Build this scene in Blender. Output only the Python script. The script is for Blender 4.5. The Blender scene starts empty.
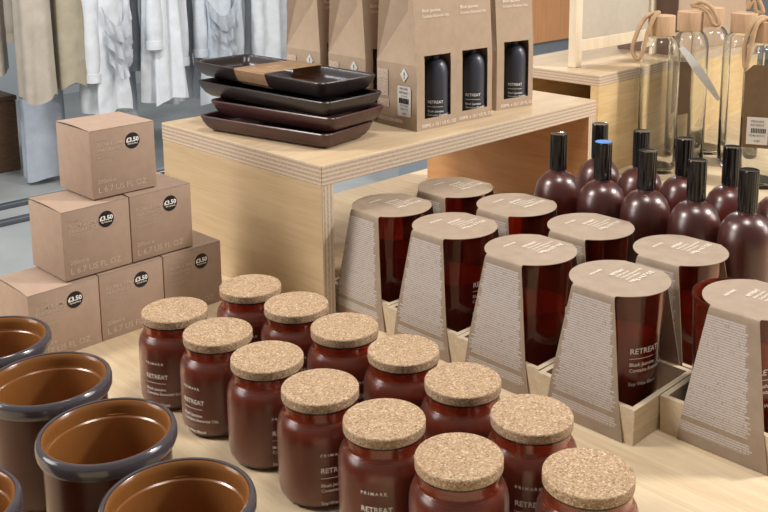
import bpy, bmesh, math, random
from mathutils import Vector, Matrix
random.seed(7)
PI = math.pi
scene = bpy.context.scene
COL = scene.collection

# ------------------------------------------------------------------ camera, world, lights, exposure
def make_camera():
    f, pitch, roll, H, yaw = 969.62, math.radians(10.46872), math.radians(.3151), .51671, 0.0
    az = PI/4 - yaw
    fw = Vector((math.cos(pitch)*math.cos(az), math.cos(pitch)*math.sin(az), -math.sin(pitch)))
    r = Vector((math.sin(az), -math.cos(az), 0))
    d = fw.cross(r)
    c, s = math.cos(roll), math.sin(roll)
    r2 = r*c + d*s
    d2 = d*c - r*s
    cd = bpy.data.cameras.new('camera')
    cd.sensor_width = 36; cd.lens = f/768*36; cd.shift_x = -(405.89-384)/768; cd.shift_y = (92.59-256)/768; cd.clip_start = .01; cd.clip_end = 60
    o = bpy.data.objects.new('camera', cd); COL.objects.link(o)
    M = Matrix(((r2.x, -d2.x, -fw.x, 0), (r2.y, -d2.y, -fw.y, 0), (r2.z, -d2.z, -fw.z, H), (0, 0, 0, 1)))
    o.matrix_world = M
    scene.camera = o
make_camera()

w = bpy.data.worlds.new('world'); scene.world = w; w.use_nodes = True
w.node_tree.nodes['Background'].inputs[0].default_value = (1.0, .98, .96, 1)
w.node_tree.nodes['Background'].inputs[1].default_value = .165

def area(name, loc, target, power, size, color=(1, .95, .89)):
    l = bpy.data.lights.new(name, 'AREA'); l.shape = 'DISK'; l.size = size; l.energy = power; l.color = color
    o = bpy.data.objects.new(name, l); COL.objects.link(o)
    o.location = loc
    o.rotation_euler = (Vector(target)-Vector(loc)).to_track_quat('-Z', 'Y').to_euler()
    return o
area('ceiling_spot_front', (2.3, -.7, 1.8), (1.4, .8, 0), 54, .35)
area('ceiling_spot_left', (-.7, 2.0, 1.9), (.6, .9, 0), 50, .7)
area('ceiling_spot_above', (.8, .3, 2.2), (.75, .6, 0), 22, .5)
area('unseen_fill_left', (-1.9, 2.5, 1.0), (.7, .7, .05), 34, 1.5, (1, .97, .95))  # added out-of-view fill, gives the jar shoulders a broad left highlight
area('unseen_fill_right', (2.9, -1.3, 1.1), (1.0, .6, .05), 26, 1.2, (1, .97, .95))  # added counterpart fill for the right-hand highlight on the bottles
area('ceiling_spot_clothes', (.7, 3.3, 2.0), (2.3, 4.3, -.2), 46, .25, (.95, .98, 1))
area('ceiling_spot_clothes_high', (4.2, 3.2, 2.2), (3.0, 4.4, -.2), 44, .25, (.95, .98, 1))
area('ceiling_spot_cabinet', (2.6, 1.6, 2.2), (3.6, 2.7, .1), 30, .3)

scene.view_settings.view_transform = 'Standard'
scene.view_settings.look = 'None'
scene.view_settings.exposure = 0
scene.view_settings.gamma = 1
scene.view_settings.use_curve_mapping = False
scene.cycles.max_bounces = 14
scene.cycles.transmission_bounces = 12
scene.cycles.transparent_max_bounces = 12
scene.cycles.sample_clamp_indirect = 4

# ------------------------------------------------------------------ materials
def srgb(r, g, b):
    def f(c):
        c /= 255
        return c/12.92 if c <= .04045 else ((c+.055)/1.055)**2.4
    return (f(r), f(g), f(b), 1)

class N:
    """tiny node graph helper"""
    def __init__(s, name):
        s.m = bpy.data.materials.new(name); s.m.use_nodes = True
        s.t = s.m.node_tree; s.b = s.t.nodes['Principled BSDF']
    def n(s, kind, **kw):
        x = s.t.nodes.new(kind)
        for k, v in kw.items(): setattr(x, k, v)
        return x
    def l(s, a, b): s.t.links.new(a, b)
    def val(s, x, i, v):
        if hasattr(v, 'node'): s.l(v, x.inputs[i])
        else: x.inputs[i].default_value = v
    def math(s, op, a, b=0.0, c=None):
        x = s.n('ShaderNodeMath', operation=op)
        s.val(x, 0, a); s.val(x, 1, b)
        if c is not None: s.val(x, 2, c)
        return x.outputs[0]
    def mix(s, f, a, b, mode='MIX'):
        x = s.n('ShaderNodeMix', data_type='RGBA', blend_type=mode)
        s.val(x, 0, f); s.val(x, 6, a); s.val(x, 7, b)
        return x.outputs[2]
    def coord(s, rnd=False):
        o = s.n('ShaderNodeTexCoord').outputs['Object']
        if rnd:
            oi = s.n('ShaderNodeObjectInfo').outputs['Random']
            v = s.n('ShaderNodeVectorMath', operation='MULTIPLY_ADD')
            v.inputs[1].default_value = (1, 1, 1)
            cmb = s.n('ShaderNodeCombineXYZ')
            k = s.math('MULTIPLY', oi, 3.7)
            for i in range(3): s.l(k, cmb.inputs[i])
            s.l(o, v.inputs[0]); s.l(cmb.outputs[0], v.inputs[2])
            return v.outputs[0]
        return o
    def sep(s, v):
        x = s.n('ShaderNodeSeparateXYZ'); s.l(v, x.inputs[0]); return x.outputs
    def mapping(s, v, scale=(1, 1, 1), rot=(0, 0, 0), loc=(0, 0, 0)):
        x = s.n('ShaderNodeMapping'); s.l(v, x.inputs[0])
        x.inputs['Scale'].default_value = scale; x.inputs['Rotation'].default_value = rot; x.inputs['Location'].default_value = loc
        return x.outputs[0]
    def noise(s, v, scale, detail=3, rough=.5, dist=0):
        x = s.n('ShaderNodeTexNoise'); s.l(v, x.inputs['Vector'])
        x.inputs['Scale'].default_value = scale; x.inputs['Detail'].default_value = detail
        x.inputs['Roughness'].default_value = rough; x.inputs['Distortion'].default_value = dist
        return x.outputs['Fac']
    def ramp(s, f, stops, interp='LINEAR'):
        x = s.n('ShaderNodeValToRGB'); s.l(f, x.inputs[0]); e = x.color_ramp.elements
        x.color_ramp.interpolation = interp
        while len(e) < len(stops): e.new(.5)
        for i, (p, c) in enumerate(stops): e[i].position = p; e[i].color = c
        return x.outputs[0]
    def bump(s, h, strength=.2, dist=.001):
        x = s.n('ShaderNodeBump'); x.inputs['Strength'].default_value = strength; x.inputs['Distance'].default_value = dist
        s.l(h, x.inputs['Height']); s.l(x.outputs[0], s.b.inputs['Normal'])
    def set(s, **kw):
        for k, v in kw.items(): s.val(s.b, k.replace('_', ' '), v)
        return s.m

def plain(name, col, rough=.5, **kw):
    k = N(name); return k.set(Base_Color=col, Roughness=rough, **kw)

def kraft(name, c, spread=.06):
    k = N(name); v = k.coord(True)
    n = k.noise(v, 60, 4, .6); n2 = k.noise(v, 900, 2)
    f = k.math('ADD', k.math('MULTIPLY', n, .7), k.math('MULTIPLY', n2, .3))
    lo = tuple(x*(1-spread*2) for x in c[:3])+(1,); hi = tuple(min(1, x*(1+spread*2)) for x in c[:3])+(1,)
    col = k.ramp(f, [(.3, lo), (.7, hi)])
    return k.set(Base_Color=col, Roughness=.75, Specular_IOR_Level=.25)

def wood(name, c1, c2, axis=1, scale=1.0, stripes=None, stripe_c=None, pitch=.0042, planks=0):
    """grain runs along axis; stripes = object axis along which the ply layers are stacked (edge faces only)"""
    k = N(name); v = k.coord()
    sc = [18*scale]*3; sc[axis] = 1.6*scale
    n = k.noise(k.mapping(v, sc), 4, 5, .6, .8)
    sc2 = [160*scale]*3; sc2[axis] = 5*scale
    n2 = k.noise(k.mapping(v, sc2), 4, 3, .6)
    f = k.math('ADD', k.math('MULTIPLY', n, .65), k.math('MULTIPLY', n2, .35))
    if planks:
        xyz = k.sep(v); a = xyz[0 if axis == 1 else 1]
        cell = k.math('FLOOR', k.math('DIVIDE', a, planks))
        wn = k.n('ShaderNodeTexWhiteNoise', noise_dimensions='1D'); k.l(cell, wn.inputs['W'])
        f = k.math('ADD', f, k.math('MULTIPLY', k.math('SUBTRACT', wn.outputs[0], .5), .22))
    col = k.ramp(f, [(.3, c2), (.62, c1)])
    if stripes is not None:
        xyz = k.sep(v)
        fr = k.math('FRACT', k.math('DIVIDE', xyz[stripes], pitch))
        st = k.ramp(fr, [(0, stripe_c[0]), (.42, stripe_c[0]), (.5, stripe_c[1]), (.92, stripe_c[1])])
        nn = k.noise(k.mapping(v, (300, 300, 300)), 1, 2)
        st = k.mix(.35, st, k.ramp(nn, [(.35, stripe_c[1]), (.65, stripe_c[0])]))
        g = k.sep(k.n('ShaderNodeTexCoord').outputs['Normal'])
        e = k.math('LESS_THAN', k.math('ABSOLUTE', g[0 if stripes == 1 else (2 if stripes == 2 else 0)]), .5)
        if stripes == 0: e = k.math('LESS_THAN', k.math('ABSOLUTE', g[0]), .5)
        col = k.mix(e, col, st)
    k.bump(n2, .08, .0006)
    return k.set(Base_Color=col, Roughness=.55, Specular_IOR_Level=.3)

ply_a, ply_b = srgb(202, 179, 148), srgb(184, 158, 124)
stripe = (srgb(208, 192, 170), srgb(170, 148, 128))
M = {}
M['pine_table'] = wood('pine_table', srgb(212, 192, 160), srgb(190, 166, 132), 1, 1.0, planks=.045)
M['ply_top'] = wood('ply_top', ply_a, ply_b, 0, .7, 2, stripe, .0056)
M['ply_side'] = wood('ply_side', srgb(202, 178, 142), srgb(184, 158, 122), 1, .7, 0, stripe, .0056)
M['ply_bounce_lit'] = wood('ply_bounce_lit', srgb(210, 160, 112), srgb(190, 136, 90), 1, .7, 0, stripe, .0056)  # warm bounce light on the shaded inner panel is put into this colour
M['ply_back'] = wood('ply_back', srgb(214, 184, 140), srgb(192, 158, 112), 0, .7)
M['ply_leg_x'] = wood('ply_leg_x', srgb(222, 196, 150), srgb(198, 164, 116), 0, .8)
M['tray_pine'] = wood('tray_pine', srgb(214, 198, 172), srgb(192, 170, 140), 0, 1.5)
M['pale_wood'] = wood('pale_wood', srgb(228, 214, 190), srgb(214, 196, 166), 2, 1.2)
M['lid_wood'] = wood('lid_wood', srgb(200, 168, 138), srgb(180, 146, 114), 2, 2.5)
M['kraft'] = kraft('kraft', srgb(172, 150, 128), .04)
M['kraft_pale'] = kraft('kraft_pale', srgb(186, 164, 138))
M['kraft_box'] = kraft('kraft_box', srgb(166, 142, 124), .04)
M['kraft_band'] = kraft('kraft_band', srgb(206, 168, 132), .04)
M['kraft_dark'] = kraft('kraft_dark', srgb(150, 124, 98))
M['white_ink'] = plain('white_ink', srgb(244, 240, 234), .6)
M['faint_ink'] = plain('faint_ink', srgb(192, 171, 152), .6)
M['pale_ink'] = plain('pale_ink', srgb(240, 230, 216), .6)
M['black_sticker'] = plain('black_sticker', srgb(24, 22, 26), .4)
M['white_paper'] = plain('white_paper', srgb(214, 212, 208), .5)
M['black_ink'] = plain('black_ink', srgb(40, 38, 40), .6)

def cork():
    k = N('cork'); v = k.coord(True)
    vo = k.n('ShaderNodeTexVoronoi'); k.l(v, vo.inputs['Vector']); vo.inputs['Scale'].default_value = 720
    cr = k.sep(vo.outputs['Color'])[0]
    col = k.ramp(cr, [(0, srgb(96, 70, 50)), (.15, srgb(144, 116, 90)), (.55, srgb(172, 145, 115)), (.85, srgb(190, 164, 134)), (1, srgb(226, 206, 178))])
    n = k.noise(v, 900, 3, .6)
    col = k.mix(.45, col, k.ramp(n, [(.35, srgb(128, 100, 76)), (.65, srgb(190, 164, 132))]))
    k.bump(cr, .25, .0006)
    return k.set(Base_Color=col, Roughness=.85, Specular_IOR_Level=.2)
M['cork'] = cork()

def glass(name, col, rough, trans=1.0, ior=1.45, **kw):
    k = N(name); return k.set(Base_Color=col, Roughness=rough, Transmission_Weight=trans, IOR=ior, **kw)
M['jar_glass'] = glass('frosted_amber_glass', (.46, .13, .07, 1), .27, .9, 1.5, Sheen_Weight=.3, Sheen_Roughness=.4, Sheen_Tint=(.9, .85, .9, 1))
def jar_glass():
    k = N('frosted_amber_glass'); z = k.sep(k.coord())[2]
    f = k.math('SMOOTH_MIN', 1.0, k.math('MAXIMUM', 0.0, k.math('DIVIDE', k.math('SUBTRACT', z, .0765), .003)), .05)
    return k.set(Base_Color=k.mix(f, (.52, .135, .06, 1), (.72, .16, .05, 1)), Roughness=k.math('SUBTRACT', .3, k.math('MULTIPLY', f, .14)), Transmission_Weight=.9, IOR=1.5,
        Sheen_Weight=k.math('SUBTRACT', .16, k.math('MULTIPLY', f, .14)), Sheen_Roughness=.4, Sheen_Tint=(.9, .85, .9, 1), Coat_Weight=.6, Coat_Roughness=.24)
M['jar_glass'] = jar_glass()
M['wax'] = plain('wax', (.42, .26, .2, 1), .5)
M['red_wax'] = plain('red_wax', (.8, .3, .22, 1), .5)
M['pot_glass'] = glass('amber_pot_glass', (.15, .04, .02, 1), .25, .6, 1.5, Specular_IOR_Level=.2)
M['pot_inner'] = glass('amber_glass_lit_inside', (.48, .19, .052, 1), .22, .55, 1.5)  # brighter copy of the pot glass; the lit inside is put into colour
M['pot_rim'] = plain('rim_reflection_grey', srgb(74, 68, 72), .16, Specular_IOR_Level=.8)  # rim is amber glass too; its grey reflection is put into the colour
M['tumbler_glass'] = glass('deep_red_glass', (.50, .105, .05, 1), .1, .92, 1.5)
M['bottle_glass'] = glass('frosted_red_brown_glass', (.30, .055, .03, 1), .36, .9, 1.5, Coat_Weight=1.0, Coat_Roughness=.26, Sheen_Weight=.04, Sheen_Roughness=.4, Sheen_Tint=(.9, .85, .9, 1))
M['clear_glass'] = glass('clear_glass', (.97, .98, .97, 1), .02, 1.0, 1.45)
M['liquid'] = glass('liquid', (.95, .94, .93, 1), .0, 1.0, 1.33)
M['seal'] = plain('seal', srgb(46, 30, 30), .3)
M['cap_black'] = plain('cap_black', srgb(14, 13, 15), .14)
M['blue_sticker'] = plain('blue_sticker', srgb(40, 110, 180), .5)
M['slate_plastic'] = plain('slate_plastic', srgb(60, 62, 72), .35)
M['tray_black'] = None
def tray_mat(name, c):
    k = N(name); v = k.coord(True)
    n = k.noise(k.mapping(v, (40, 6, 40)), 3, 4, .6)
    col = k.ramp(n, [(.3, tuple(x*.75 for x in c[:3])+(1,)), (.7, tuple(x*1.25 for x in c[:3])+(1,))])
    return k.set(Base_Color=col, Roughness=.3)
M['tray_black'] = tray_mat('tray_black', srgb(50, 42, 42))
M['tray_brown'] = tray_mat('tray_brown', srgb(74, 46, 44))
M['rope'] = kraft('rope', srgb(178, 148, 116), .1)
M['sign_board'] = kraft('sign_board', srgb(186, 176, 160), .03)

def sleeve_mat():
    k = N('printed_sleeve'); v = k.coord(); x, y, z = k.sep(v)
    n = k.noise(k.coord(True), 70, 3); base = k.ramp(n, [(.3, srgb(150, 132, 114)), (.7, srgb(160, 142, 124))])
    hw = k.math('SUBTRACT', .0465, k.math('MULTIPLY', z, .143))
    s = k.math('DIVIDE', y, hw)
    q = k.math('DIVIDE', z, .0025)
    line = k.math('FLOOR', q); fr = k.math('FRACT', q)
    on = k.math('MULTIPLY', k.math('GREATER_THAN', fr, .3), 1.0)
    cmb = k.n('ShaderNodeCombineXYZ'); k.l(k.math('MULTIPLY', y, 1300), cmb.inputs[0]); k.l(k.math('MULTIPLY', line, 7.3), cmb.inputs[1])
    wd = k.noise(cmb.outputs[0], 1.0, 1)
    on = k.math('MULTIPLY', on, k.math('GREATER_THAN', wd, .36))
    wn = k.n('ShaderNodeTexWhiteNoise', noise_dimensions='1D'); k.l(line, wn.inputs['W'])
    edge = k.math('ADD', .78, k.math('MULTIPLY', wn.outputs[0], .15))
    on = k.math('MULTIPLY', on, k.math('LESS_THAN', k.math('ABSOLUTE', k.math('ADD', s, -.02)), edge))
    on = k.math('MULTIPLY', on, k.math('MULTIPLY', k.math('GREATER_THAN', z, .012), k.math('LESS_THAN', z, .135)))
    gap = k.math('MULTIPLY', k.math('GREATER_THAN', z, .0225), k.math('LESS_THAN', z, .0275))
    on = k.math('MULTIPLY', on, k.math('SUBTRACT', 1.0, gap))
    on = k.math('MULTIPLY', on, k.math('LESS_THAN', x, -.044))
    col = k.mix(k.math('MULTIPLY', on, .8), base, srgb(196, 190, 188))
    return k.set(Base_Color=col, Roughness=.7, Specular_IOR_Level=.25)
M['sleeve'] = sleeve_mat()

def micro_text(name, base, ink, pitch=.0022, ax=1):
    k = N(name); v = k.coord(); c = k.sep(v)
    q = k.math('DIVIDE', c[2], pitch); fr = k.math('FRACT', q); line = k.math('FLOOR', q)
    cmb = k.n('ShaderNodeCombineXYZ'); k.l(k.math('MULTIPLY', c[ax], 900), cmb.inputs[0]); k.l(k.math('MULTIPLY', line, 7.3), cmb.inputs[1])
    on = k.math('MULTIPLY', k.math('GREATER_THAN', fr, .4), k.math('GREATER_THAN', k.noise(cmb.outputs[0], 1, 1), .42))
    return k.set(Base_Color=k.mix(on, base, ink), Roughness=.6)
M['carton_small_print'] = micro_text('carton_small_print', srgb(176, 148, 122), srgb(208, 196, 184))

def cloth(name, c, c2=None):
    k = N(name); v = k.coord(True)
    n = k.noise(v, 14, 4, .6)
    c2 = c2 or tuple(x*.88 for x in c[:3])+(1,)
    col = k.ramp(n, [(.35, c2), (.65, c)])
    k.bump(k.noise(v, 12, 2, .5), .35, .02)
    return k.set(Base_Color=col, Roughness=.9, Sheen_Weight=.1, Specular_IOR_Level=.1)
M['white_cloth'] = cloth('white_cloth', srgb(216, 219, 223))
M['cool_cloth'] = cloth('cool_cloth', srgb(200, 206, 213))
M['beige_cloth'] = cloth('beige_cloth', srgb(184, 173, 158))
M['tan_cloth'] = cloth('tan_cloth', srgb(170, 160, 138))
M['grey_blue_cloth'] = cloth('grey_blue_cloth', srgb(176, 183, 193))
M['metal_rail'] = plain('metal_rail', srgb(96, 100, 106), .4, Metallic=.6)
M['floor'] = (lambda k: k.set(Base_Color=k.ramp(k.noise(k.coord(), 2.5, 5, .6), [(.3, srgb(146, 150, 150)), (.7, srgb(168, 170, 168))]), Roughness=.45))(N('polished_floor'))
M['wall'] = plain('pale_wall', srgb(176, 182, 186), .8)
M['brown_wood'] = wood('brown_wood', srgb(214, 158, 110), srgb(196, 138, 92), 2, .6)
M['blue_grey'] = plain('blue_grey', srgb(140, 148, 156), .6)
M['shaded_kraft'] = kraft('shaded_kraft', srgb(120, 98, 88), .04)  # kraft with the shade of the carton's left side put into its colour
M['dark_wicker'] = wood('dark_wicker', srgb(110, 82, 62), srgb(70, 50, 38), 0, 2)

# ------------------------------------------------------------------ object helpers
def link(name, bm_or_mesh, mat, parent=None, smooth=None, loc=None, rot=None):
    if isinstance(bm_or_mesh, bmesh.types.BMesh):
        me = bpy.data.meshes.new(name); bmesh.ops.recalc_face_normals(bm_or_mesh, faces=bm_or_mesh.faces)
        bm_or_mesh.to_mesh(me); bm_or_mesh.free()
    else: me = bm_or_mesh
    for m in (mat if isinstance(mat, (list, tuple)) else [mat]): me.materials.append(M[m] if isinstance(m, str) else m)
    if smooth:
        me.polygons.foreach_set('use_smooth', [True]*len(me.polygons)); me.set_sharp_from_angle(angle=math.radians(smooth))
    o = bpy.data.objects.new(name, me); COL.objects.link(o)
    if parent: o.parent = parent
    if loc: o.location = loc
    if rot: o.rotation_euler = rot
    return o

def tag(o, label, cat, group=None):
    o['label'] = label; o['category'] = cat
    if group: o['group'] = group
    return o

def thing(name, label, cat, loc=(0, 0, 0), rz=0, group=None):
    o = bpy.data.objects.new(name, None); COL.objects.link(o); o.empty_display_size = .02
    o.location = loc; o.rotation_euler = (0, 0, rz)
    return tag(o, label, cat, group)

def dup(root, loc, rz, label):
    r = root.copy(); COL.objects.link(r); r.location = loc; r.rotation_euler = (0, 0, rz); r['label'] = label
    for ch in list(root.children):
        c = ch.copy(); COL.objects.link(c); c.parent = r
        for g in list(ch.children):
            d = g.copy(); COL.objects.link(d); d.parent = c
    return r

def bm_box(x0, x1, y0, y1, z0, z1, bev=0, seg=1, bm=None):
    own = bm is None
    bm = bm or bmesh.new()
    b2 = bmesh.new()
    bmesh.ops.create_cube(b2, size=1)
    for v in b2.verts: v.co = Vector(((x0+x1)/2+v.co.x*(x1-x0), (y0+y1)/2+v.co.y*(y1-y0), (z0+z1)/2+v.co.z*(z1-z0)))
    if bev: bmesh.ops.bevel(b2, geom=b2.edges[:], offset=bev, segments=seg, affect='EDGES', profile=.5)
    me = bpy.data.meshes.new('t'); b2.to_mesh(me); b2.free(); bm.from_mesh(me); bpy.data.meshes.remove(me)
    return bm

def lathe(prof, n=48, cap0=True, cap1=True, ribs=0, rib_a=0):
    bm = bmesh.new(); rings = []
    for r, z in prof:
        ring = []
        for i in range(n):
            a = 2*PI*i/n; rr = r*(1+(rib_a if ribs and i % 2 else 0))
            ring.append(bm.verts.new((rr*math.cos(a), rr*math.sin(a), z)))
        rings.append(ring)
    for a, b in zip(rings, rings[1:]):
        for i in range(n): bm.faces.new((a[i], a[(i+1) % n], b[(i+1) % n], b[i]))
    if cap0: bm.faces.new(rings[0][::-1])
    if cap1: bm.faces.new(rings[-1])
    return bm

def tube(pts, r, n=8, closed=False):
    bm = bmesh.new(); pts = [Vector(p) for p in pts]; rings = []; N_ = len(pts); up = None
    for i, p in enumerate(pts):
        a = pts[(i-1) % N_] if (closed or i > 0) else p
        b = pts[(i+1) % N_] if (closed or i < N_-1) else p
        t = (b-a).normalized()
        if up is None:
            up = t.orthogonal().normalized()
        up = (up-t*up.dot(t)).normalized(); s = t.cross(up)
        rr = r(i/(N_-1)) if callable(r) else r
        rings.append([bm.verts.new(p+(up*math.cos(2*PI*k/n)+s*math.sin(2*PI*k/n))*rr) for k in range(n)])
    for i in range(N_ if closed else N_-1):
        A, B = rings[i], rings[(i+1) % N_]
        for k in range(n): bm.faces.new((A[k], A[(k+1) % n], B[(k+1) % n], B[k]))
    if not closed: bm.faces.new(rings[0][::-1]); bm.faces.new(rings[-1])
    return bm

def catmull(P, per=6, closed=False):
    P = [Vector(p) for p in P]; out = []; n = len(P)
    for i in range(n if closed else n-1):
        g = lambda k: P[k % n] if closed else P[min(max(k, 0), n-1)]
        p0, p1, p2, p3 = g(i-1), g(i), g(i+1), g(i+2)
        for j in range(per):
            t = j/per
            out.append(.5*((2*p1)+(p2-p0)*t+(2*p0-5*p1+4*p2-p3)*t*t+(3*p1-p0-3*p2+p3)*t**3))
    if not closed: out.append(P[-1])
    return out

# text -> flat (verts, faces); lines = [(string, x, y, size)] with baseline at y
_tc = {}
def text_geo(s, size, bold=0, align='LEFT'):
    key = (s, bold)
    if key not in _tc:
        c = bpy.data.curves.new('t', 'FONT'); c.body = s; c.resolution_u = 2; c.offset = bold
        o = bpy.data.objects.new('t', c); COL.objects.link(o)
        dg = bpy.context.evaluated_depsgraph_get(); me = o.evaluated_get(dg).to_mesh()
        _tc[key] = ([(v.co.x, v.co.y) for v in me.vertices], [tuple(p.vertices) for p in me.polygons])
        o.evaluated_get(dg).to_mesh_clear(); bpy.data.objects.remove(o); bpy.data.curves.remove(c)
    V, F = _tc[key]
    w_ = max((x for x, _ in V), default=0)*size
    off = {'LEFT': 0, 'CENTER': -w_/2, 'RIGHT': -w_}[align]
    return [(x*size+off, y*size) for x, y in V], F
def text_bm(items, fn):
    """items: (string, x, y, size[, bold[, align]]) or ('_rule', x0, y, length, thickness); fn maps (u, v) to 3D"""
    bm = bmesh.new()
    for it in items:
        if it[0] == '_rule':
            _, x0, y, L, th = it; k = max(2, int(L/.003))
            vs = [(x0+L*i/k, y+dy) for i in range(k+1) for dy in (0, th)]
            V = [bm.verts.new(fn(a, b)) for a, b in vs]
            for i in range(k): bm.faces.new((V[2*i], V[2*i+2], V[2*i+3], V[2*i+1]))
            continue
        s, x, y, size = it[:4]; bold = it[4] if len(it) > 4 else 0; al = it[5] if len(it) > 5 else 'LEFT'
        P, F = text_geo(s, size, bold, al)
        V = [bm.verts.new(fn(x+a, y+b)) for a, b in P]
        for f in F:
            try: bm.faces.new([V[i] for i in f])
            except ValueError: pass
    return bm
def cyl_map(r, a0):
    # u runs counter-clockwise seen from above so that text reads left to right from outside
    return lambda u, v: (r*math.cos(a0+u/r), r*math.sin(a0+u/r), v)

# ------------------------------------------------------------------ setting
o = link('floor', bm_box(-3, 9, -3, 8, -.80, -.75), 'floor'); o['kind'] = 'structure'
o = link('wall_back', bm_box(-3, 9, 6.6, 6.7, -.75, 2.2), 'wall'); o['kind'] = 'structure'

tb = thing('display_table', 'pale pine display table carrying all the candles, boxes and glass', 'table')
link('tabletop', bm_box(-.25, 2.75, -.5, 1.34, -.035, 0, .002), 'pine_table', tb)
for x, y in ((-.18, -.43), (2.66, -.43), (-.18, 1.26), (2.66, 1.26)):
    link('leg', bm_box(x-.03, x+.03, y-.03, y+.03, -.75, -.035, .003), 'pale_wood', tb)

# plywood risers
rs = thing('plywood_riser', 'low plywood riser bench holding the dark trays and kraft bottle cartons', 'riser', (.7605, .9117, 0))
link('top_panel', bm_box(0, .6072, 0, .378, .1779, .2045, .0008), 'ply_top', rs)
link('side_panel', bm_box(.0005, .0200, .0005, .3775, 0, .1779, .0006), 'ply_side', rs)
link('side_panel', bm_box(.5872, .6067, .0005, .3775, 0, .1779, .0006), 'ply_bounce_lit', rs)
rf = thing('plywood_riser', 'plywood riser at the back carrying the framed sign', 'riser', (1.580, 1.048, 0), .02)
link('top_panel', bm_box(0, .75, 0, .255, .1825, .2045, .0008), 'ply_top', rf)
link('side_panel', bm_box(.0, .75, .0005, .0195, 0, .1825, .0006), 'ply_leg_x', rf)
link('side_panel', bm_box(.0, .75, .2355, .2545, 0, .1825, .0006), 'ply_leg_x', rf)
link('back_panel', bm_box(.73, .7495, .0195, .2355, 0, .1825), 'ply_back', rf)

# ------------------------------------------------------------------ cork-lidded jars
JZ = .9561
def zsc(p, k): return [(r, z*k) for r, z in p]
def make_jar(label, loc, rz):
    t = thing('candle_jar', label, 'candle jar', loc, rz, 'cork-lidded candle jars')
    prof = [(.0300, .0), (.0352, .0012), (.0380, .005), (.0393, .011), (.0396, .03), (.0396, .062), (.0394, .068), (.0387, .0725), (.0374, .0765), (.0355, .0798), (.0338, .0820),
            (.0328, .0838), (.0326, .0860), (.0326, .0905), (.0338, .0912), (.0338, .0930), (.0326, .0935),
            (.0298, .0935), (.0300, .0840), (.0325, .0790), (.0355, .0740), (.0370, .067), (.0370, .012), (.034, .006), (.028, .004)]
    link('glass_body', lathe(zsc(prof, JZ), 56), 'jar_glass', t, 40)
    link('wax', lathe(zsc([(.027, .0045), (.033, .0065), (.0362, .0125), (.0362, .062), (.0358, .067), (.0346, .0690), (.0320, .0695)], JZ), 40), 'wax', t, 50)
    link('seal', lathe(zsc([(.0285, .0920), (.0295, .0932), (.0343, .0932), (.0343, .0946), (.0285, .0946)], JZ), 40), 'seal', t, 30)
    link('cork_lid', lathe(zsc([(.0, .0945), (.0338, .0945), (.0349, .0952), (.0350, .0960), (.0350, .1028), (.0345, .1037), (.0338, .1040), (.0, .1040)], JZ), 56, False, False), 'cork', t, 30)
    x0 = -.0165
    items = [('P R I M A R K', x0, .0528, .0039, .026), ('RETREAT', x0, .0376, .0066, .026), ('_rule', x0, .0322, .0245, .0006),
             ('Blush Jasmine', x0, .0243, .0044, .026), ('Contains Essential Oils', x0, .0193, .0044, .026), ('Soy Wax Blend', x0, .0072, .0044, .022)]
    link('printed_text', text_bm(items, cyl_map(.0399, -PI/2)), 'white_ink', t)
    return t

camdir = lambda x, y: math.atan2(-y, -x)
A = [(0.5191, 0.8729), (0.5197, 0.7929), (0.5203, 0.711), (0.5168, 0.628), (0.5181, 0.546), (0.5196, 0.463)]
B = [(0.6169, 0.8705), (0.6201, 0.791), (0.6182, 0.7094), (0.6222, 0.6275), (0.6163, 0.5449), (0.6109, 0.4619), (0.5713, 0.3776)]
Arot = [-30, -39, 27, 22, -6, 6]; Brot = [0, 10, 20, 25, 14, 5, 12]
ordn = ['first', 'second', 'third', 'fourth', 'fifth', 'sixth']
jar0 = None
for i, (x, y) in enumerate(A):
    lab = ['cork-lidded amber jar farthest back in the left row, standing nearest the stacked boxes',
           'cork-lidded amber jar second from the back in the left row of jars',
           'cork-lidded amber jar third from the back in the left row of jars',
           'cork-lidded amber jar fourth from the back in the left row, beside the empty pots',
           'cork-lidded amber jar fifth from the back in the left row of jars',
           'cork-lidded amber jar nearest the viewer in the left row'][i]
    rz = camdir(x, y)+math.radians(Arot[i])+PI/2
    if jar0 is None: jar0 = make_jar(lab, (x, y, 0), rz)
    else: dup(jar0, (x, y, 0), rz, lab)
for i, (x, y) in enumerate(B):
    lab = ['cork-lidded amber jar farthest back in the right row, before the plywood riser panel',
           'cork-lidded amber jar second from the back in the right row of jars',
           'cork-lidded amber jar third from the back in the right row of jars',
           'cork-lidded amber jar fourth from the back in the right row of jars',
           'cork-lidded amber jar fifth from the back in the right row of jars',
           'cork-lidded amber jar sixth from the back in the right row of jars',
           'cork-lidded amber jar at the bottom edge, rightmost and nearest the viewer'][i]
    dup(jar0, (x, y, 0), camdir(x, y)+math.radians(Brot[i])+PI/2, lab)

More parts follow.
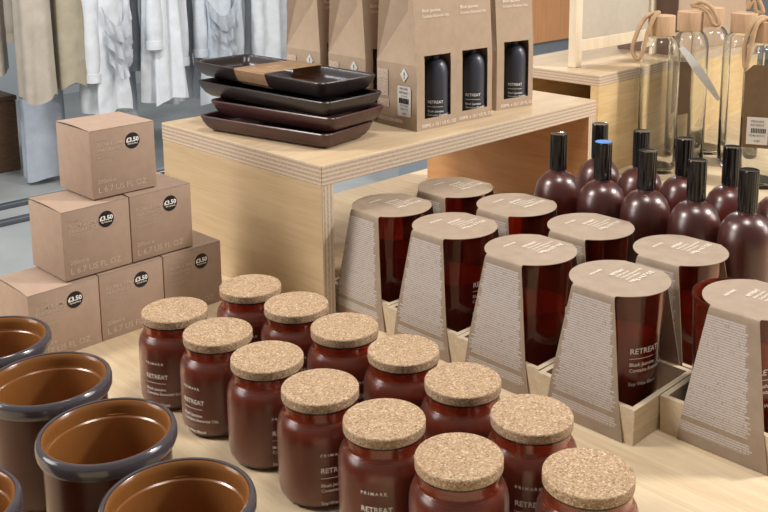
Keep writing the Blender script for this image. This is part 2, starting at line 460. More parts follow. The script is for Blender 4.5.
# ------------------------------------------------------------------ empty amber pots
def make_pot(label, loc):
    t = thing('glass_pot', label, 'glass pot', loc, 0, 'empty amber glass pots')
    prof = [(.040, 0), (.046, .001), (.0485, .006), (.0500, .03), (.0508, .093), (.0512, .0955), (.0545, .0965), (.0556, .0995), (.0557, .1055), (.0545, .1092), (.0530, .1100), (.0505, .1098),
            (.0488, .1082), (.0482, .104), (.0480, .0955), (.0466, .0945), (.0463, .0935), (.0455, .03), (.044, .009), (.040, .006)]
    link('bowl', lathe(zsc(prof[:6]+[(.0505, .0960), (.0490, .0950), (.0478, .03), (.0465, .008), (.040, .004)], .9545), 72), 'pot_glass', t, 35)
    link('inner_wall', lathe(zsc([(.0516, .0975), (.0516, .1080), (.0510, .1092), (.0500, .1096)]+prof[12:], .9545), 72, False, True), 'pot_inner', t, 35)
    link('rim', lathe(zsc([(.0512, .0962), (.0545, .0965), (.0556, .0995), (.0557, .1055), (.0547, .1090), (.0533, .1102), (.0512, .1102), (.0512, .0962)], .9545), 72, False, False), 'pot_rim', t, 35)
    return t
pots = [((.3465, .9294), 'empty amber glass pot at the left edge, farthest back, beside the bottom box'),
        ((.3474, .8080), 'empty amber glass pot second from the back at the left, beside the leftmost jars'),
        ((.3404, .6866), 'empty amber glass pot wholly in view, with a full round rim'),
        ((.3296, .5630), 'empty amber glass pot nearest the viewer, at the bottom edge beside the jars'),
        ((.2056, .6776), 'empty amber glass pot in the bottom left corner, only its rim showing')]
p0 = None
for (x, y), lab in pots:
    if p0 is None: p0 = make_pot(lab, (x, y, 0))
    else: dup(p0, (x, y, 0), random.uniform(0, 6), lab)

# ------------------------------------------------------------------ kraft price-tagged boxes
BW, BH, BD = .0886, .0868, .0848
def make_box(label, loc, rz=0):
    t = thing('carton_box', label, 'box', loc, rz, 'stacked kraft boxes')
    link('carton', bm_box(0, BW, 0, BD, 0, BH-.0022, .0009, 2), 'kraft_box', t, 30)
    # top flap, slightly bowed up along its open left edge
    bm = bmesh.new(); nx, ny = 10, 10; g = []
    for i in range(nx+1):
        for j in range(ny+1):
            u, v = i/nx, j/ny
            lift = .0016*math.sin(PI*v)*(1-u)**2
            g.append(bm.verts.new((.0003+(BW-.0006)*u, .0002+(BD-.0005)*v, BH-.0020+.0012*(1-u)*v+lift)))
    fs = [bm.faces.new((g[i*(ny+1)+j], g[(i+1)*(ny+1)+j], g[(i+1)*(ny+1)+j+1], g[i*(ny+1)+j+1])) for i in range(nx) for j in range(ny)]
    r = bmesh.ops.extrude_face_region(bm, geom=fs)
    for v in r['geom']:
        if isinstance(v, bmesh.types.BMVert): v.co.z += .0006
    link('top_flap', bm, 'kraft_box', t, 30)
    s = link('price_sticker', lathe([(.0, 0), (.0102, 0), (.0102, .0003), (.0, .0003)], 40, False, False), 'black_sticker', t, 30, (.0570, -.0001, .0650), (PI/2, 0, 0))
    link('printed_price', text_bm([('\u00a33.50', 0, -.0012, .0078, .035, 'CENTER'), ('TEXTILE PRICE', 0, -.0045, .0022, .02, 'CENTER')], lambda u, v: (u, v, .0005)), 'white_ink', s)
    it = [('PRIMARK', .008, .071, .0036), ('PLUM & AMBER', .008, .0635, .0066, .008), ('FRAGRANCE', .008, .0572, .0066, .008), ('_rule', .008, .0545, .032, .0004),
          ('Reed Diffuser', .008, .0495, .0036), ('Contains Essential Oils', .008, .044, .003)]
    link('printed_text', text_bm(it, lambda u, v: (u, -.0003, v)), 'faint_ink', t)
    link('volume_print', text_bm([('200ml e', .007, .0185, .0075, .008), ('L 6.7 US FL OZ', .007, .0070, .0104, .004)], lambda u, v: (u, -.0003, v)), 'faint_ink', t)
    return t
bx = [((.4367, 1.0548, 0), 'kraft price-tagged box at the left end of the bottom row, beside an amber pot'),
      ((.5263, 1.0563, 0), 'kraft price-tagged box in the middle of the bottom row of the stack'),
      ((.6160, 1.0578, 0), 'kraft price-tagged box at the right end of the bottom row, beside the plywood riser'),
      ((.4863, 1.0603, BH), 'kraft price-tagged box on the left of the middle row of the stack'),
      ((.5760, 1.0618, BH), 'kraft price-tagged box on the right of the middle row of the stack'),
      ((.5351, 1.0745, 2*BH), 'kraft price-tagged box alone on top of the stack')]
b0 = None
for i, (loc, lab) in enumerate(bx):
    rz = [.014, .017, .017, .017, .013, .017][i]
    loc = (loc[0], loc[1], loc[2]+.0008*round(loc[2]/BH))
    if b0 is None: b0 = make_box(lab, loc, rz)
    else: dup(b0, loc, rz, lab)

# ------------------------------------------------------------------ candle gift sets: tumbler + pine tray + printed sleeve
TH = .0385; TW = .0588; SH = .1435
def make_tray_part(t):
    bm = bmesh.new(); wl = .006
    def ring(h, z): return [bm.verts.new((sx*h, sy*h, z)) for sx, sy in ((-1, -1), (1, -1), (1, 1), (-1, 1))]
    o0, o1, i1, i0 = ring(TW-.0012, 0), ring(TW, TH), ring(TW-wl, TH), ring(TW-wl-.002, .006)
    for a, b in ((o0, o1), (o1, i1), (i1, i0)):
        for k in range(4): bm.faces.new((a[k], a[(k+1) % 4], b[(k+1) % 4], b[k]))
    bm.faces.new(o0[::-1]); bm.faces.new(i0)
    return link('tray', bm, 'tray_pine', t)
def make_sleeve(shift):
    R, d = .052, .0455
    a = math.acos(d/R); pts = []
    n = 20
    arc1 = [(-PI+a)+(PI-2*a)*i/n for i in range(n+1)]
    arc2 = [a+(PI-2*a)*i/n for i in range(n+1)]
    loop = [(R*math.cos(t_), R*math.sin(t_)) for t_ in arc1]+[(R*math.cos(t_), R*math.sin(t_)) for t_ in arc2]
    bm = bmesh.new()
    V = [bm.verts.new((x, y, SH)) for x, y in loop]
    bm.faces.new(V)
    hw = R*math.sin(a)
    for s, (q0, q1) in ((-1, (V[0], V[-1])), (1, (V[n], V[n+1]))):
        prev = (q0, q1); y0, y1 = q0.co.y, q1.co.y
        for x, z, h in ((-.0482, SH-.0006, hw), (-.0490, SH-.0022, hw+.0003), (-.0496, SH-.005, hw+.0007), (-.0594, .0395, .0410), (-.0599, .0004, .047)):
            nv = (bm.verts.new((-s*x if s > 0 else x, h*(1 if y0 > 0 else -1), z)), bm.verts.new((-s*x if s > 0 else x, h*(1 if y1 > 0 else -1), z)))
            bm.faces.new((prev[0], prev[1], nv[1], nv[0])); prev = nv
    for v in bm.verts: v.co.x += shift[0]*(v.co.z/SH); v.co.y += shift[1]
    bmesh.ops.recalc_face_normals(bm, faces=bm.faces)
    bmesh.ops.solidify(bm, geom=bm.faces[:], thickness=.0006)
    return bm
TUM = [(.034, .0065), (.0395, .0075), (.0415, .011), (.0425, .03), (.0470, .1375), (.0478, .141), (.0474, .1427), (.0462, .1427), (.0452, .1405), (.0442, .123), (.0402, .018), (.037, .0135)]
def make_set(label, loc, a_text, shift=(0, 0), rz=0, dy=0):
    t = thing('candle_gift_set', label, 'boxed candle', loc, rz, 'candle gift sets in sleeves')
    make_tray_part(t)
    g = link('tumbler', lathe(TUM, 56), 'tumbler_glass', t, 40, (0, dy, 0))
    link('wax', lathe([(.036, .0142), (.0395, .019), (.0418, .082), (.041, .083)], 40), 'red_wax', g, 40)
    x0 = -.013
    it = [('RETREAT', x0, .079, .0086, .01), ('_rule', x0, .0735, .029, .0006), ('Blush Jasmine', x0, .0655, .0056, .012), ('Contains Essential Oils', x0, .0590, .0056, .012), ('Soy Wax Blend', x0, .044, .0056)]
    rad = lambda z: .0425+(.0470-.0425)*(z-.03)/.1075+.0004
    a0 = math.radians(a_text)
    link('printed_text', text_bm(it, lambda u, v: (rad(v)*math.cos(a0+u/.0445), rad(v)*math.sin(a0+u/.0445), v)), 'white_ink', g)
    s = link('sleeve', make_sleeve(shift), 'sleeve', t)
    it = [('PRIMARK', -.016+shift[0], .024, .0052), ('RETREAT', -.002+shift[0], .0075, .0058, .012), ('Blush Jasmine', -.002+shift[0], .0015, .0042), ('Contains Essential Oils', -.002+shift[0], -.0042, .0042),
          ('Soy Wax Blend', -.002+shift[0], -.0098, .0042), ('190g e 6.7 OZ', -.006+shift[0], -.0185, .0074, .008)]
    link('printed_text', text_bm(it, lambda u, v: (u, v+shift[1], SH+.0008)), 'pale_ink', s)
    return t
sets = [((.8465, .8775), 290, (0, -.004), 'sleeved candle set farthest back in the near row, beside the riser leg'),
        ((.8408, .7580), 268, (0, 0), 'sleeved candle set second from the back in the near row'),
        ((.8370, .6393), 295, (0, 0), 'sleeved candle set third from the back in the near row'),
        ((.8322, .5195), 245, (0, 0), 'sleeved candle set fourth in the near row, its printed tumbler facing out'),
        ((.8775, .4008), 246, (0, -.009), 'sleeved candle set at the right edge, its tumbler rim uncovered on the left'),
        ((.9660, .8760), 290, (0, -.006), 'sleeved candle set farthest back in the far row, under the riser edge'),
        ((.9600, .7575), 290, (0, 0), 'sleeved candle set second from the back in the far row'),
        ((.9530, .6380), 290, (0, 0), 'sleeved candle set third from the back in the far row'),
        ((.9525, .5195), 290, (0, -.002), 'sleeved candle set nearest the right edge in the far row, before the black-capped bottles')]
for (x, y), at, sh, lab in sets:
    make_set(lab, (x, y, 0), at, sh, 0, .007 if 'right edge, its' in lab else 0)

# ------------------------------------------------------------------ black-capped spray bottles
def make_spray(label, loc):
    t = thing('spray_bottle', label, 'bottle', loc, random.uniform(0, 6), 'black-capped amber spray bottles')
    prof = [(.025, 0), (.029, .001), (.0318, .006), (.0325, .015), (.0325, .122), (.0319, .134), (.0300, .146), (.0265, .1555), (.0205, .1625), (.0140, .1662), (.0110, .1672), (.0104, .171), (.0104, .176),
            (.0085, .176), (.0085, .168), (.018, .160), (.0245, .152), (.0275, .143), (.0294, .131), (.0300, .118), (.0300, .015), (.028, .006), (.024, .004)]
    link('glass_body', lathe(prof, 48), 'bottle_glass', t, 45)
    link('room_spray', lathe([(.0235, .0045), (.0275, .0065), (.0294, .0155), (.0294, .09), (.0288, .0905)], 40), 'wax_dark', t, 45)
    link('cap', lathe([(.0, .1702), (.0112, .1702), (.0116, .171), (.0116, .2192), (.0111, .2202), (.0095, .2199), (.0, .2199)], 48, False, False, 24, -.035), 'cap_black', t, 18)
    return t
M['wax_dark'] = plain('wax_dark', (.14, .045, .03, 1), .4)
FX, BX = 1.06, 1.153
sp = [((FX, .7650), 'amber spray bottle with black cap, leftmost of the front row'),
      ((FX, .6935), 'amber spray bottle with a round blue sticker on its black cap'),
      ((FX, .6275), 'amber spray bottle with black cap, third from the left in the front row'),
      ((FX, .5585), 'amber spray bottle with black cap, fourth from the left in the front row'),
      ((FX, .4925), 'amber spray bottle with black cap, nearest the right edge in the front row'),
      ((BX, .7605), 'amber spray bottle with black cap, leftmost of the back row, before the riser leg'),
      ((BX, .6925), 'amber spray bottle with black cap, second from the left in the back row'),
      ((BX, .6270), 'amber spray bottle with black cap, third from the left in the back row'),
      ((BX, .5600), 'amber spray bottle with black cap, fourth from the left in the back row'),
      ((BX, .4925), 'amber spray bottle in the back row cut off by the right edge of the photo')]
s0 = None
for (x, y), lab in sp:
    if s0 is None: s0 = r = make_spray(lab, (x, y, 0))
    else: r = dup(s0, (x, y, 0), random.uniform(0, 6), lab)
    if 'blue' in lab:
        k = link('blue_sticker', lathe([(.0, .2201), (.0108, .2202), (.0108, .2208), (.0, .2208)], 32, False, False), 'blue_sticker', r, 30)
        k['label'] = 'round blue sticker'

# ------------------------------------------------------------------ dark trays
def rrect(hx, hy, r, n=6):
    out = []
    for cx, cy, a0 in ((hx-r, hy-r, 0), (-hx+r, hy-r, PI/2), (-hx+r, -hy+r, PI), (hx-r, -hy+r, 1.5*PI)):
        for i in range(n+1):
            a = a0+PI/2*i/n; out.append((cx+r*math.cos(a), cy+r*math.sin(a)))
    return out
def make_tray(label, loc, rz, hx, hy, mat, band=None):
    t = thing('serving_tray', label, 'tray', loc, rz, 'stacked dark serving trays')
    bm = bmesh.new(); rings = []
    H = .0235
    for dh, z, r in ((-.018, 0, .009), (-.0135, .0010, .010), (-.0075, .006, .011), (-.0030, .014, .0115), (0, .0222, .012), (-.0008, H, .012), (-.0034, H, .011), (-.0056, .0222, .010), (-.0085, .016, .009), (-.0125, .0095, .008), (-.019, .0068, .008), (-.026, .0062, .007)):
        rings.append([bm.verts.new((x, y, z)) for x, y in rrect(hx+dh, hy+dh, r)])
    for a, b in zip(rings, rings[1:]):
        for i in range(len(a)): bm.faces.new((a[i], a[(i+1) % len(a)], b[(i+1) % len(a)], b[i]))
    bm.faces.new(rings[0][::-1]); bm.faces.new(rings[-1])
    link('dish', bm, mat, t, 40)
    if band:
        y0, y1 = band
        P = [(-hx+.0150, -.0004), (-hx+.0060, .0055), (-hx+.0018, .0140), (-hx-.0010, .0222), (-hx+.0006, H+.0008), (0, H+.0012), (hx-.0006, H+.0008), (hx+.0010, .0222), (hx-.0018, .0140), (hx-.0060, .0055), (hx-.0150, -.0004)]
        bm = bmesh.new(); V = [(bm.verts.new((x, y0, z)), bm.verts.new((x, y1, z))) for x, z in P]
        for a, b in zip(V, V[1:]): bm.faces.new((a[0], a[1], b[1], b[0]))
        bmesh.ops.solidify(bm, geom=bm.faces[:], thickness=-.0005)
        b = link('paper_band', bm, 'kraft_band', t); b['label'] = 'kraft paper band'
        it = [('RETREAT', -.02, (y0+y1)/2, .007), ('Wooden Tray', -.02, (y0+y1)/2-.007, .005)]
        link('printed_text', text_bm(it, lambda u, v: (u, v, H+.0020)), 'pale_ink', b)
    return t
zt = .2048
make_tray('dark red-brown wooden tray at the bottom of the stack on the riser', (.8430, 1.0890, zt), math.radians(11), .0560, .1210, 'tray_brown')
make_tray('dark red-brown wooden tray second from the bottom, sticking out to the right', (.8570, 1.0810, zt+.0222), math.radians(9), .0600, .1195, 'tray_brown')
make_tray('black wooden tray second from the top of the stack', (.8560, 1.1000, zt+.0444), math.radians(4), .0580, .1400, 'tray_black')
make_tray('black wooden tray on top of the stack wrapped in a kraft paper band', (.8680, 1.1290, zt+.0666), math.radians(1), .0540, .1520, 'tray_black', (-.032, .040))

# ------------------------------------------------------------------ window cartons with dark bottles
CW, CD = .079, .088
def make_carton(label, loc, window=True, sticker=True):
    t = thing('window_carton', label, 'carton', loc, 0, 'kraft cartons on the riser')
    bm = bmesh.new()
    v = lambda x, y, z: bm.verts.new((x, y, z))
    zc, zr = .096, .30
    x0, x1, y0, y1, ym = 0, CW, 0, CD, CD/2
    wx0, wx1, wz0, wz1 = .0155, .0690, .0165, .109
    # front: lower part up to crease, then panel leaning back to the ridge; window crosses the crease
    def fy(z): return 0 if z <= zc else (z-zc)/(zr-zc)*.014
    zs = [0, wz0, zc, wz1, zr]; xs = [x0, wx0, wx1, x1]
    G = {(i, j): v(xs[i], fy(zs[j]), zs[j]) for i in range(4) for j in range(5)}
    for i in range(3):
        for j in range(4):
            if i == 1 and j in (1, 2): continue
            bm.faces.new((G[i, j], G[i+1, j], G[i+1, j+1], G[i, j+1]))
    # back
    bl, br, cl, cr = v(x0, y1, 0), v(x1, y1, 0), v(x0, y1, zc), v(x1, y1, zc)
    tl, tr = v(x0, y1-.014, zr), v(x1, y1-.014, zr)
    bm.faces.new((br, bl, cl, cr)); bm.faces.new((cr, cl, tl, tr))
    tops = []
    # sides with folded-in gussets
    for s, (fb, fcs, ft, b_, c_, tb_) in ((0, (G[0, 0], [G[0, 1], G[0, 2]], [G[0, 3], G[0, 4]], bl, cl, tl)), (1, (G[3, 0], [G[3, 1], G[3, 2]], [G[3, 3], G[3, 4]], br, cr, tr))):
        bm.faces.new([fb]+fcs+[c_, b_])
        m = v(.020 if s == 0 else CW-.020, ym-.004, .172); mt = v(.026 if s == 0 else CW-.026, ym, zr); tops.append(mt)
        bm.faces.new((fcs[1], m, c_)); bm.faces.new((fcs[1], ft[0], m)); bm.faces.new((ft[0], ft[1], mt, m)); bm.faces.new((c_, m, mt, tb_))
    bm.faces.new((G[0, 4], G[1, 4], G[2, 4], G[3, 4], tops[1], tr, tl, tops[0]))
    bm.faces.new((G[0, 0], G[1, 0], G[2, 0], G[3, 0], br, bl))
    bmesh.ops.recalc_face_normals(bm, faces=bm.faces)
    bmesh.ops.solidify(bm, geom=bm.faces[:], thickness=.0007)
    link('carton', bm, 'kraft', t)
    ftxt = [('Blush Jasmine', .014, .172, .0068), ('Contains Essential Oils', .014, .164, .0058)]
    link('printed_text', text_bm(ftxt, lambda a, b: (a, fy(b)-.0013, b+.0002)), 'pale_ink', t)
    link('volume_print', text_bm([('300ML e 10.1 US FL OZ', .008, .004, .0072)], lambda a, b: (a, -.0012, b)), 'pale_ink', t)
    bm = bmesh.new()
    q = [bm.verts.new((-.0012, y, z)) for y, z in ((.026, .070), (.0345, .0805), (.026, .091), (.0175, .0805))]; bm.faces.new(q)
    hz = link('hazard_mark', bm, 'white_paper', t)
    link('exclamation_mark', text_bm([('!', 0, 0, .013, .02, 'CENTER')], lambda a, b: (-.0016, .026-a, b+.0758)), 'black_ink', hz)
    if sticker:
        bm = bmesh.new(); q = [bm.verts.new((-.0014, .026+x, .0415+z)) for x, z in rrect(.0145, .0225, .003)]; bm.faces.new(q)
        st = link('barcode_sticker', bm, 'white_paper', t); st['label'] = 'white barcode sticker'
        bm = bmesh.new(); random.seed(3)
        y = .016
        while y < .0365:
            wd = random.choice((.0005, .0008, .0013)); bm_box(-.0019, -.0015, y, y+wd, .038, .046, bm=bm); y += wd+random.choice((.0005, .0009))
        link('barcode', bm, 'black_ink', st)
        link('printed_text', text_bm([('PRIMARK', 0, .0585, .0045, 0, 'CENTER'), ('RETREAT', 0, .0525, .005, 0, 'CENTER'), ('H WASH', 0, .048, .0035, 0, 'CENTER'), ('0123 4567', 0, .0335, .0042, 0, 'CENTER'), ('WASH 02', 0, .0285, .0042, 0, 'CENTER'), ('3.00', 0, .0215, .005, 0, 'CENTER')],
             lambda a, b: (-.0019, .026-a, b)), 'black_ink', st)
    bm = bmesh.new()
    for (ya, yb, za, zb) in ((.062, .086, .045, .085), (.060, .084, .028, .040), (.030, .084, .008, .013)):
        bm.faces.new([bm.verts.new((-.0011, y, z)) for y, z in ((yb, za), (ya, za), (ya, zb), (yb, zb))])
    link('small_print', bm, 'carton_small_print', t)
    return t
zr_ = .2047
cart = [((.9829, .9606), 'kraft window carton nearest the trays, with a white barcode sticker on its side'),
        ((1.0640, .9600), 'kraft window carton in the middle, between two other window cartons'),
        ((1.1800, .9750), 'kraft window carton standing apart, rightmost on the riser'),
        ((.9829, 1.0690), 'kraft carton standing behind the barcode-stickered one, second from the left'),
        ((.9829, 1.1750), 'kraft carton farthest left and farthest back on the riser')]
CYAW = [-.05, -.08, -.15, -.02, -.02]
for i, ((x, y), lab) in enumerate(cart):
    if i == 0: c0 = make_carton(lab, (x, y, zr_)); c0.rotation_euler.z = CYAW[0]
    else: dup(c0, (x, y, zr_), CYAW[i], lab)
def make_dark_bottle(label, loc, rz):
    t = thing('pump_bottle', label, 'bottle', loc, rz, 'slate bottles in the window cartons')
    link('body', lathe([(.015, 0), (.0185, .001), (.0195, .004), (.0195, .076), (.0190, .083), (.0176, .089), (.0150, .0945), (.0110, .0978), (.007, .099)], 40), 'slate_plastic', t, 50)
    link('cap', lathe([(.0065, .0991), (.0065, .112), (.005, .113)], 24), 'slate_plastic', t, 40)
    x0 = -.0125
    it = [('RETREAT', x0, .034, .0060, .012), ('_rule', x0, .0285, .024, .0006), ('Blush Jasmine', x0, .0205, .0046, .012), ('Contains Essential Oils', x0, .0150, .0046, .012)]
    link('printed_text', text_bm(it, cyl_map(.0198, -PI/2)), 'white_ink', t)
    return t
d0 = None
for k, lab in enumerate(('dark slate bottle behind the window of the carton nearest the trays', 'dark slate bottle behind the window of the middle window carton', 'dark slate bottle behind the window of the carton standing apart')):
    (x, y), a = cart[k][0], CYAW[k]
    dx, dy = .0575, .0212
    loc = (x+dx*math.cos(a)-dy*math.sin(a), y+dx*math.sin(a)+dy*math.cos(a), zr_+.001)
    if d0 is None: d0 = make_dark_bottle(lab, loc, -.8)
    else: dup(d0, loc, -.8, lab)

# ------------------------------------------------------------------ framed sign on the back riser
sg = thing('tabletop_sign', 'pale wooden framed sign with a grey board standing on the back riser', 'sign', (1.6265, 1.138, .2047), .0)
link('post', bm_box(0, .023, 0, .018, 0, .33, .001), 'pale_wood', sg)
link('post', bm_box(.287, .310, 0, .018, 0, .33, .001), 'pale_wood', sg)
link('rail', bm_box(.023, .287, .002, .016, .030, .055, .001), 'pale_wood', sg)
link('rail', bm_box(.023, .287, .002, .016, .300, .328, .001), 'pale_wood', sg)
link('board', bm_box(.0235, .2865, .006, .012, .0555, .2995), 'sign_board', sg)

# large carton on the back riser
cb = thing('carton_box', 'large kraft carton behind the clear bottles', 'box', (1.935, 1.085, .2047), .02)
link('carton', bm_box(0, .34, 0, .15, 0, .25, .001), 'shaded_kraft', cb)
link('lit_front', bm_box(.001, .339, -.0012, -.0002, .001, .249), 'kraft', cb)  # lighter sheet added over the darker body as the carton's lit face
link('printed_text', text_bm([('PRIMARK', .02, .125, .016)], lambda a, b: (a, -.0018, b)), 'pale_ink', cb)

# ------------------------------------------------------------------ clear bottles with wooden lids
def make_clear(label, loc, rz, loop, tag_spec=None, H=.316, r=.039):
    t = thing('water_bottle', label, 'glass bottle', loc, rz, 'clear glass bottles with wooden lids')
    zs = H-.040
    prof = [(r*.80, 0), (r*.95, .0015), (r, .007), (r, zs-.036), (r*.985, zs-.026), (r*.93, zs-.016), (r*.84, zs-.0085), (r*.72, zs-.0035), (r*.60, zs),
            (r*.60-.003, zs), (r*.72-.003, zs-.006), (r*.84-.003, zs-.011), (r*.93-.003, zs-.018), (r*.985-.003, zs-.028), (r-.003, zs-.038), (r-.003, .014), (r*.9-.003, .009), (r*.6, .008)]
    link('glass_body', lathe(prof, 48), 'clear_glass', t, 50)
    link('lid', lathe([(0, zs+.0005), (.0260, zs+.0005), (.0265, zs+.002), (.0265, H-.001), (.0255, H), (0, H)], 40, False, False), 'lid_wood', t, 30)
    if loop: link('rope_loop', tube(catmull(loop, 6, True), .0044, 8, True), 'rope', t, 60)
    if tag_spec:
        pts, mat = tag_spec
        bm = bmesh.new(); V = [(bm.verts.new(a), bm.verts.new(b)) for a, b in pts]
        for a, b in zip(V, V[1:]): bm.faces.new((a[0], a[1], b[1], b[0]))
        bmesh.ops.solidify(bm, geom=bm.faces[:], thickness=.0007)
        tg = link('swing_tag', bm, mat, t)
    return t
# local frame: after rz=0 the camera lies towards (-.9,-.4)
H = .316
lv = Vector((-.42, .9, 0)).normalized()   # to the left in the picture
fv = Vector((-.92, -.40, 0)).normalized() # towards the viewer
def P(l, f, z): q = lv*l+fv*f; return (q.x, q.y, z)
loop1 = [P(.006, .012, H+.006), P(.028, .018, H-.002), P(.042, .03, H-.03), P(.050, .034, H-.066), P(.040, .036, H-.084), P(.030, .036, H-.07), P(.022, .033, H-.03), P(.010, .024, H+.002)]
loop2 = [P(-.002, .004, H+.012), P(-.022, .008, H+.020), P(-.044, .012, H+.006), P(-.056, .014, H-.022), P(-.047, .016, H-.024), P(-.036, .012, H-.002), P(-.018, .008, H+.010)]
loop3 = [P(-.006, .0, H+.008), P(-.008, .0, H+.028), P(-.018, .0, H+.034), P(-.028, 0, H+.020), P(-.034, 0, H+.002), P(-.022, 0, H+.004), P(-.018, 0, H+.022), P(-.012, 0, H+.018)]
loop4 = [P(.0, .010, H+.004), P(.014, .018, H+.008), P(.030, .030, H-.01), P(.038, .034, H-.05), P(.034, .038, H-.085), P(.028, .036, H-.05), P(.020, .030, H-.006), P(.006, .016, H+.006)]
curl = [(P(-.028+.075*s-.0+0*s, .046+.006*s, H-.075-.115*s*s**.2), P(-.036-.001+.0*s+(-.0)*s, .040, H-.075)) for s in (0,)]
# curled pale tag hanging off the first bottle
cp = []
for i in range(9):
    s = i/8; l = -.044-.074*s**.9; z = H-.060-.098*s; wd = .010*math.sin(PI*min(.999, .12+.85*s))+.0015
    cp.append((P(l+wd*.9, .050+.012*math.sin(PI*s), z+wd*.5), P(l-wd*.9, .046+.012*math.sin(PI*s), z-wd*.1+.006)))
make_clear('clear glass bottle with rope loop hanging left of its wooden lid, nearest the sign', (1.712, .994, 0), 0, loop1, (cp, 'white_paper'))
tg2 = [(P(-.010, .0400, H-.100), P(.022, .0400, H-.100)), (P(-.010, .0400, H-.205), P(.022, .0400, H-.215))]
make_clear('clear glass bottle second from the left, rope loop swung right over its lid', (1.822, .992, 0), 0, loop2, (tg2, 'kraft_dark'))
make_clear('clear glass bottle with a small upright rope loop on its wooden lid', (1.866, .897, 0), 0, loop3)
b4 = make_clear('clear glass bottle at the right edge with a kraft tag and barcode label', (1.752, .795, 0), 0, loop4,
    ([(P(.020, .0400, H-.078), P(-.014, .0400, H-.078)), (P(.034, .0400, H-.092), P(-.024, .0400, H-.092)), (P(.034, .0400, H-.235), P(-.024, .0400, H-.235))], 'kraft_dark'))
bm = bmesh.new(); bm.faces.new([bm.verts.new(P(l, .0412, z)) for l, z in ((.026, H-.228), (-.012, H-.228), (-.012, H-.176), (.026, H-.176))])
st = [c for c in b4.children if c.name.startswith('swing_tag')][0]
lb = link('barcode_label', bm, 'white_paper', st)
lb['label'] = 'white barcode label'
bm = bmesh.new()
for k in range(9):
    l0 = .018-.003*k; bm_q = [bm.verts.new(P(l, .0420, z)) for l, z in ((l0, H-.206), (l0-.0018, H-.206), (l0-.0018, H-.197), (l0, H-.197))]; bm.faces.new(bm_q)
link('barcode', bm, 'black_ink', lb)
link('printed_text', text_bm([('PRIMARK', 0, H-.186, .006, 0, 'CENTER'), ('RETREAT', 0, H-.193, .006, 0, 'CENTER'), ('0246 81012', 0, H-.213, .0058, 0, 'CENTER'), ('6.00', 0, H-.223, .006, 0, 'CENTER')], lambda a, b: P(.007-a, .0420, b)), 'black_ink', lb)
make_clear('clear glass bottle standing farthest back, behind the others', (1.925, 1.000, 0), 0, None, None, .316)

# ------------------------------------------------------------------ shop behind: clothing racks and furniture
def make_rack(label, x0, x1, y, zr):
    t = thing('clothes_rack', label, 'clothes rack', (0, 0, 0))
    for dy in (-.11, .11): link('rail', tube([(x0, y+dy, zr), (x1, y+dy, zr)], .011, 10), 'metal_rail', t, 60)
    for x in (x0+.01, x1-.01): link('crossbar', tube([(x, y-.13, zr), (x, y+.13, zr)], .011, 10), 'metal_rail', t, 60)
    for x in (x0+.01, x1-.01):
        link('upright', tube([(x, y, -.73), (x, y, zr)], .012, 10), 'metal_rail', t, 60)
        link('foot', bm_box(x-.02, x+.02, y-.42, y+.42, -.75, -.725, .004), 'metal_rail', t)
    link('base_rail', bm_box(x0+.03, x1-.03, y-.40, y-.36, -.75, -.728, .004), 'metal_rail', t)
    link('base_rail', bm_box(x0+.03, x1-.03, y-.17, y-.13, -.75, -.728, .004), 'metal_rail', t)
    return t

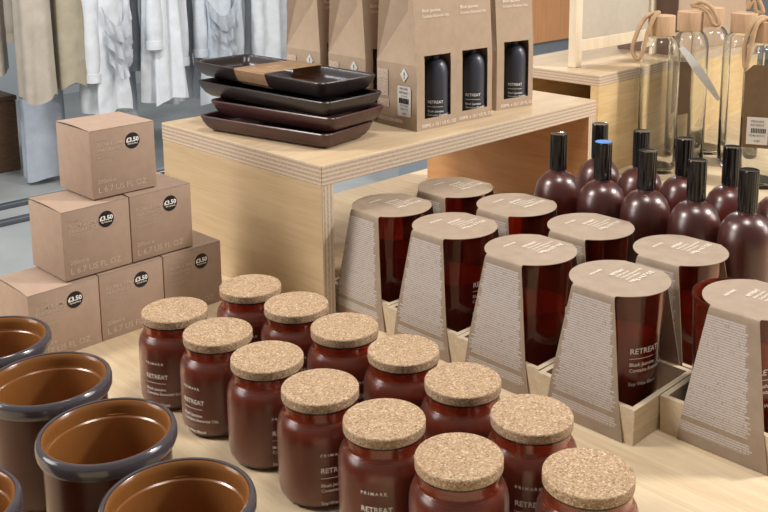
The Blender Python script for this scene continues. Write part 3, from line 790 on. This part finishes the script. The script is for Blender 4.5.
def garment(name, label, cat, loc, rz, hw, hd, L, mat, group, flare=1.25, folds=7, amp=.16, sleeves=True, seed=0, cuffs=True, ruffle=0):
    """a garment on a hanger hooked over the rail: torso, two sleeves and the hanger"""
    rnd = random.Random(seed)
    t = thing(name, label, cat, loc, rz, group)
    n, m = 72, 30; bm = bmesh.new(); rings = []
    ph = [rnd.uniform(0, 6.28) for _ in range(4)]
    for j in range(m+1):
        s = j/m; z = -.06-L*s
        W = hw*(.42+.58*min(1, s/.07)**.6) if s < .07 else hw*(1+(flare-1)*(s-.07)**1.1)
        D = hd*(.6+.4*min(1, s/.08))*(1+.4*(flare-1)*s)
        ring = []
        for i in range(n):
            a = 2*PI*i/n
            k = 1+amp*s**.7*(.6*math.sin(folds*a+ph[0]+1.2*s)+.4*math.sin((folds*2-3)*a+ph[1]-2*s))
            zz = z-.02*drape(a, ph, rnd)*s
            if ruffle: k *= 1+ruffle*math.sin(s*PI*7)*(1 if s > .5 else 0)
            ring.append(bm.verts.new((W*k*math.cos(a)*(1), D*k*(1+.5*amp*math.sin(5*a+ph[2])*s)*math.sin(a), zz+(.035*(1-abs(math.cos(a))) if j == 0 else 0))))
        rings.append(ring)
    for a, b in zip(rings, rings[1:]):
        for i in range(n): bm.faces.new((a[i], a[(i+1) % n], b[(i+1) % n], b[i]))
    bm.faces.new(rings[0][::-1]); bm.faces.new(rings[-1])
    link('torso', bm, mat, t, 70)
    if sleeves:
        for sx in (-1, 1):
            Ls = L*rnd.uniform(.72, .86)
            pts = [(sx*hw*.9, 0, -.085), (sx*hw*1.02, -.008, -.16), (sx*hw*1.13, -.02, -.3*L-.1), (sx*hw*(1.14+.1*rnd.random()), -.035, -.6*Ls-.08), (sx*hw*(1.12+.12*rnd.random()), -.03, -Ls-.05)]
            sl = link('sleeve', tube(catmull(pts, 5), lambda u: .040*(1-.15*u)+.004*math.sin(u*23), 14), mat, t, 70)
            if cuffs:
                p = Vector(pts[-1]); link('cuff', tube([p+Vector((0, 0, .03)), p+Vector((0, 0, -.012))], .040, 14), mat, sl, 50)
    if ruffle:
        for k in range(3):
            zc_ = -.50-.085*k-.03*rnd.random(); wv = hw*(1.0-.12*k); sag = .07+.03*rnd.random()
            bm = bmesh.new(); V = []
            for i in range(41):
                u = i/40; x = -wv+2*wv*u; zz = zc_-sag*math.sin(PI*u); y = -hd*1.25-.02*math.sin(PI*u)
                V.append((bm.verts.new((x, y+.012, zz)), bm.verts.new((x, y-.004+.004*math.sin(i*.55), zz-.035)), bm.verts.new((x, y-.012+.010*math.sin(i*.55+k), zz-.075))))
            for a, b in zip(V, V[1:]):
                bm.faces.new((a[0], b[0], b[1], a[1])); bm.faces.new((a[1], b[1], b[2], a[2]))
            bmesh.ops.solidify(bm, geom=bm.faces[:], thickness=.003)
            link('ruffle', bm, mat, t, 70)
    link('hanger', tube(catmull([(-hw*.8, 0, -.09), (-.02, 0, -.03), (0, 0, -.012), (.004, 0, .014), (.016, 0, .028), (.03, 0, .018)], 5), .004, 6), 'metal_rail', t, 60)
    return t
def drape(a, ph, rnd): return math.sin(2*a+ph[3])*.5+math.sin(3*a+ph[1])*.5

RZ = .62
make_rack('long clothes rack at the back carrying the white and beige garments', .4, 4.6, 4.3, RZ)
wh = [(0, 1.02, 'white_cloth', 'white ruffled shirt hanging next to the tan sweater', .082, .078),
      (0, 1.08, 'cool_cloth', 'pale shirt on the back rail, second white garment from the tan sweater', .082, .078),
      (0, 1.0, 'white_cloth', 'white blouse hanging in front, third white garment from the tan sweater', .082, .078),
      (0, 1.06, 'white_cloth', 'white blouse on the back rail, fourth white garment from the tan sweater', .082, .078),
      (0, 1.05, 'cool_cloth', 'pale ruffled blouse hanging in front, above the left end of the top tray', .082, .078),
      (0, 1.1, 'white_cloth', 'white shirt on the back rail, sixth white garment from the tan sweater', .082, .078),
      (0, 1.12, 'white_cloth', 'white shirt hanging in front, above the middle of the black top tray', .082, .078),
      (0, 1.1, 'cool_cloth', 'pale shirt on the back rail, second from the leftmost carton', .082, .078),
      (0, 1.12, 'white_cloth', 'white garment hanging nearest the leftmost kraft carton', .082, .078)]
for i, (x, L, m, lab, hw, hd) in enumerate(wh):
    x = 2.19+.156*i
    garment('hanging_shirt', lab, 'shirt', (x, 4.19 if i % 2 == 0 else 4.41, RZ), random.Random(i).uniform(-.35, .35), hw, hd, L-.06, m, 'white garments on the rack', 1.25, 4+i % 3, .42, True, 10+i, True, .03 if i in (0, 1, 3, 4) else 0)
garment('hanging_jacket', 'beige jacket with a short hem hanging at the far left edge', 'jacket', (1.735, 4.41, RZ), .2, .085, .07, .74, 'beige_cloth', 'beige garments on the rack', 1.1, 5, .1, True, 31)
garment('hanging_sweater', 'long beige top hanging in the middle of the beige rack', 'top', (1.860, 4.19, RZ), 0, .074, .07, .85, 'beige_cloth', 'beige garments on the rack', 1.15, 5, .12, False, 32)
garment('hanging_sweater', 'tan top hanging at the right end of the beige rack next to the white garments', 'top', (2.022, 4.19, RZ), 0, .066, .07, .81, 'tan_cloth', 'beige garments on the rack', 1.05, 4, .1, False, 33)
garment('hanging_dress', 'long pale grey-blue dress hanging down to the floor under the beige garments', 'dress', (1.985, 4.44, RZ), 0, .095, .05, 1.28, 'grey_blue_cloth', None, 1.15, 6, .08, False, 34)
bk = thing('storage_crate', 'dark brown crate standing on the floor at the far left edge', 'crate', (1.65, 4.75, -.75), 0)
link('crate_body', bm_box(0, .34, 0, .3, 0, .36, .005), 'dark_wicker', bk)
link('crate_lid', bm_box(-.005, .345, -.005, .305, .36, .385, .005), 'dark_wicker', bk)

pc = thing('display_cabinet', 'warm brown wooden cabinet far behind the framed sign', 'cabinet', (3.0, 2.7, -.75), 0)
link('cabinet_body', bm_box(0, 2.6, 0, .4, .675, 1.6, .004), 'brown_wood', pc)
link('plinth', bm_box(.03, 2.57, .03, .38, 0, .675), 'blue_grey', pc)
